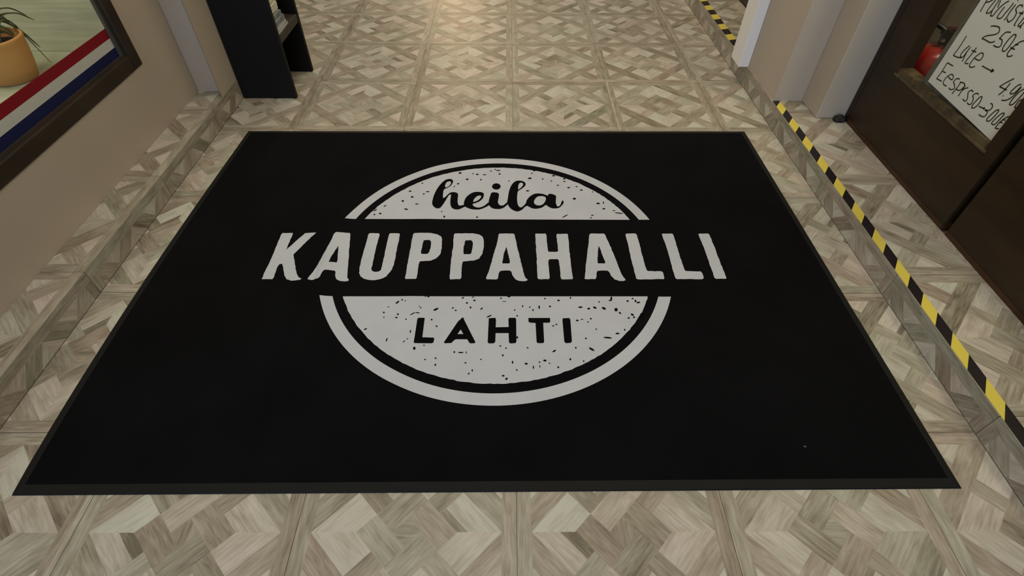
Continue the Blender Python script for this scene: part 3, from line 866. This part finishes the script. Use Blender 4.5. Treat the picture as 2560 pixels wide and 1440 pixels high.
# price sheet
PXP = WALL_R + 0.011
sign = empty('price_sheet', (PXP, -0.52, ZR))
tag(sign, 'white paper sheet with handwritten coffee prices in the door window', 'sign')
def quad_prism(pts, x0, x1):
    m = MB()
    vs = [(x0, p[0], p[1]) for p in pts] + [(x1, p[0], p[1]) for p in pts]
    return m.add(vs, [(3, 2, 1, 0), (4, 5, 6, 7), (0, 1, 5, 4), (1, 2, 6, 5), (2, 3, 7, 6), (3, 0, 4, 7)])
cs = [on_x(2320, 203, PXP), on_x(2452, 0, PXP)]
ya0, za0 = cs[0].y, max(cs[0].z, ZR + 0.0105)
kx = (cs[1].y - cs[0].y) / (cs[1].z - cs[0].z)
zt_ = 0.86
sheet = [(ya0, za0), (ON + 0.001, ZR + 0.0108), (ON + 0.001, zt_), (ya0 + kx * (zt_ - za0), zt_)]
under(quad_prism(sheet, PXP, PXP + 0.0008).build('sheet', PAPER), sign)
bk = [(ya0 + 0.034, ZR + 0.0108), (ON + 0.002, ZR + 0.0108), (ON + 0.002, zt_), (ya0 + 0.012 + kx * (zt_ - za0), zt_)]
under(quad_prism(bk, PXP + 0.008, PXP + 0.012).build('backing_card', BACKING), sign)

c1 = lambda L: [(2420 + x / 18.0, y / 18.0) for x, y in L]
c2 = lambda L: [(2320 + x / 10.2875, 80 + y / 10.2875) for x, y in L]
c3 = lambda L: [(2320 + x / 6.5458, 140 + y / 6.5458) for x, y in L]
lines = {
 'word': [c1([(550,530),(660,330),(780,130),(860,-10),(930,-120)]), c1([(790,110),(950,80),(1090,10),(1170,-70),(1100,-150),(930,-120)]), c1([(1250,0),(1000,300),(850,520),(840,600),(980,560),(1100,450),(1300,150),(1420,-20)]), c1([(1100,450),(1030,640),(1000,690)]),
   c1([(1480,10),(1400,180),(1330,340)]), c1([(1000,690),(1100,720),(1250,540),(1450,320),(1700,120),(1850,50)]), c1([(1650,300),(1450,560),(1320,750),(1340,830),(1500,800),(1700,560),(1900,330),(2050,130)]), c1([(2150,200),(1900,520),(1750,760),(1620,910)]), c1([(2230,40),(2270,20)]),
   c1([(2430,330),(2440,230),(2300,250),(2160,390),(2170,520),(2180,600),(2050,830),(1900,960),(1800,980),(1760,830)]), c1([(2500,500),(2350,680),(2180,950),(2080,1130),(2130,1140)]), c1([(2300,570),(2480,620)]), c1([(2560,750),(2400,960),(2250,1150),(2350,1180),(2530,1000)]), c1([(2400,1120),(2340,1290)])],
 'price': [c1([(1020,1200),(1100,1170),(1250,1180),(1390,1220),(1420,1330),(1370,1470)]) + c2([(1700,70),(1500,100),(1390,165),(1450,190),(1600,270),(1720,240)]), c2([(2130,10),(2000,10),(1870,130),(1840,170),(1900,200),(1890,310),(1840,380),(1760,385),(1680,340)]),
   c2([(2270,80),(2200,70),(2050,220),(1930,400),(1920,490),(1990,480),(2120,330),(2220,180),(2270,80)]), c2([(2480,225),(2380,250),(2260,330),(2150,420),(2050,540),(2040,620),(2100,630),(2180,600)]), c2([(2240,320),(2320,330)]), c2([(2120,400),(2230,450)])],
 'late': [c2([(990,100),(820,370),(650,600)]), c2([(650,600),(760,650),(860,660)]), c2([(1070,350),(950,450),(850,570),(840,650),(910,630),(1000,510),(1095,385)]), c2([(1000,510),(930,650),(880,760)]), c2([(1250,400),(1130,560),(950,790),(1040,810)]), c2([(1120,470),(1240,520)]),
   c2([(1200,680),(1320,730),(1400,650),(1420,560),(1350,545),(1200,660),(1080,820),(1070,890),(1130,910),(1210,880)]), c2([(1390,870),(1520,945),(1650,1010)]), c2([(1640,950),(1690,1000),(1600,1030)]), c2([(1655,980),(1650,1015)])],
 'late_price': [c3([(1410,370),(1290,430),(1170,500)]), c3([(1170,500),(1290,560)]), c3([(1350,440),(1250,560),(1150,640)]), c3([(1220,650),(1232,652)]), c3([(1530,470),(1470,480),(1360,580),(1350,620),(1420,600),(1525,500)]), c3([(1525,510),(1400,650),(1290,720),(1200,725)]), c3([(1590,530),(1480,600),(1350,750),(1340,800),(1400,780),(1500,680),(1590,570)]), c3([(1590,700),(1500,730),(1440,800),(1420,845),(1490,835)]), c3([(1520,720),(1560,735)])],
 'espresso': [c3([(410,165),(360,135),(315,110)]), c3([(315,110),(230,250),(140,370)]), c3([(140,370),(225,415)]), c3([(235,250),(290,275)]), c3([(330,340),(390,390),(415,330),(380,300),(300,350),(250,430),(265,475),(305,490)]), c3([(520,380),(470,370),(420,420),(432,470),(430,530),(370,550),(340,520)]), c3([(540,420),(490,500),(390,620)]), c3([(520,430),(580,440),(600,490),(520,560),(460,545)]), c3([(610,480),(560,560),(490,660)]), c3([(555,565),(610,530),(660,520)]),
   c3([(740,590),(710,560),(660,590),(650,650),(640,710),(600,740),(570,700)]), c3([(830,630),(790,610),(730,650),(742,690),(710,780),(660,790),(640,760)]), c3([(880,660),(830,690),(730,800),(720,850),(770,840),(840,770),(880,690),(880,660)]), c3([(830,825),(920,860)]), c3([(915,840),(925,862),(900,870)]),
   c3([(1020,775),(1050,790),(1050,840),(1000,890),(930,880)]), c3([(930,880),(970,920),(930,985),(880,990),(830,955)]), c3([(1160,880),(1100,900),(980,1010),(960,1060),(1010,1060),(1090,980),(1150,910),(1160,880)]), c3([(1250,935),(1190,950),(1060,1070),(1045,1110),(1090,1120),(1180,1030),(1240,960),(1250,935)]), c3([(1350,1000),(1290,1000),(1180,1080),(1120,1150),(1100,1180),(1160,1190)]), c3([(1220,1040),(1265,1052)]), c3([(1170,1080),(1220,1092)])],
}
def ink(name, strokes):
    m = MB()
    xq = PXP - 0.0003
    for st in strokes:
        P = []
        for x, y in st:
            p = on_x(x, y, xq)
            P.append(Vector((max(ON + 0.004, p.y), p.z)))
        P = catmull(P, 4)
        vs, fs = [], []
        for k, p in enumerate(P):
            t = P[min(k + 1, len(P) - 1)] - P[max(k - 1, 0)]
            if t.length < 1e-6: t = Vector((1, 0))
            t.normalize()
            nn = Vector((-t.y, t.x)) * 0.0018
            vs += [(xq, p.x + nn.x, p.y + nn.y), (xq, p.x - nn.x, p.y - nn.y)]
        for k in range(len(P) - 1):
            fs.append((2 * k, 2 * k + 1, 2 * k + 3, 2 * k + 2))
        m.add(vs, fs)
    return under(m.build(name, INK), sign)
for nm in lines:
    ink('handwriting', lines[nm])

# ------------------------------------------------------------------ fire extinguisher behind the door window
EX = Vector((1.535, -0.095, STEP))
ext = empty('fire_extinguisher', EX)
tag(ext, 'red fire extinguisher with black valve seen through the door window', 'fire extinguisher')
R_ = 0.078
zs = 0.300
prof = [(R_ * 0.9, 0.0), (R_, 0.008), (R_, zs - 0.055), (R_ * 0.96, zs - 0.03), (R_ * 0.82, zs - 0.008), (R_ * 0.55, zs + 0.006), (0.022, zs + 0.012), (0.02, zs + 0.022)]
under(MB().lathe(prof, EX, 36).build('cylinder_body', EXTRED, smooth=True), ext)
under(MB().lathe([(0.021, zs + 0.018), (0.021, zs + 0.045), (0.016, zs + 0.05)], EX, 20).box(EX.x - 0.018, EX.x + 0.018, EX.y - 0.045, EX.y + 0.02, zs + STEP + 0.045, zs + STEP + 0.068).build('valve', BLACKP), ext)
hz = STEP + zs
under(MB().tube([EX + Vector((0, 0.01, zs + 0.066)), EX + Vector((0.0, -0.06, zs + 0.082)), EX + Vector((0.0, -0.12, zs + 0.080))], 0.009, 8).build('lever', DARKRED), ext)
under(MB().tube([EX + Vector((0, 0.0, zs + 0.05)), EX + Vector((0.0, -0.06, zs + 0.05)), EX + Vector((0.0, -0.11, zs + 0.040))], 0.008, 8).build('carry_handle', BLACKP), ext)
under(MB().tube(catmull([EX + Vector((-0.012, 0.0, zs + 0.058)), EX + Vector((-0.04, 0.035, zs + 0.072)), EX + Vector((-0.075, 0.06, zs + 0.058)), EX + Vector((-0.100, 0.07, zs - 0.01)), EX + Vector((-0.098, 0.06, zs - 0.12))], 6), 0.0085, 8).build('hose', BLACKP, smooth=True), ext)
under(MB().lathe([(0.012, 0), (0.012, 0.01)], EX + Vector((-0.022, -0.01, zs + 0.03)), 14).build('pressure_gauge', STEEL), ext)

# ------------------------------------------------------------------ small dark door stop on the step
ds = empty('door_stop', (1.335, -0.066, STEP))
tag(ds, 'small dark rubber door stop at the foot of the door jamb', 'door stop')
bm = bmesh.new()
bmesh.ops.create_icosphere(bm, subdivisions=3, radius=1.0)
rr = random.Random(2)
for v in bm.verts:
    k = 1 + 0.13 * math.sin(5 * v.co.x + 2) * math.cos(4 * v.co.y) + 0.06 * math.sin(9 * v.co.z + 3 * v.co.x)
    v.co = Vector((v.co.x * 0.024 * k, v.co.y * 0.017 * k, max(-0.006, v.co.z * 0.018 * k) + 0.0068))
me = bpy.data.meshes.new('rubber_block'); bm.to_mesh(me); bm.free()
for p in me.polygons: p.use_smooth = True
me.materials.append(mat('grey_black_rubber', (0.022, 0.021, 0.016), 0.7, 0.3, noise=0.6, nscale=90))
o = bpy.data.objects.new('rubber_block', me); C.objects.link(o); o.parent = ds
b_ = MB().lathe([(0.017, 0.0), (0.017, 0.004)], (0, 0, 0.0003), 18).build('base', BLACKP, ds)
ds.location.x = 1.318

# ------------------------------------------------------------------ crumb of lint on the mat
lp = on_z(2012, 1117, MZ)
bm = bmesh.new()
bmesh.ops.create_icosphere(bm, subdivisions=2, radius=0.0032)
for v in bm.verts:
    v.co = Vector((v.co.x * (1 + 0.3 * math.sin(900 * v.co.y)), v.co.y * 0.8, v.co.z * 0.4 + 0.0012))
me = bpy.data.meshes.new('lint_crumb'); bm.to_mesh(me); bm.free()
me.materials.append(mat('pale_lint', (0.10, 0.10, 0.10), 0.95, 0.1))
o = bpy.data.objects.new('lint_crumb', me); C.objects.link(o)
o.location = (lp.x, lp.y, MZ + ripple(lp.x, lp.y))
tag(o, 'tiny pale crumb of lint on the black mat', 'lint')
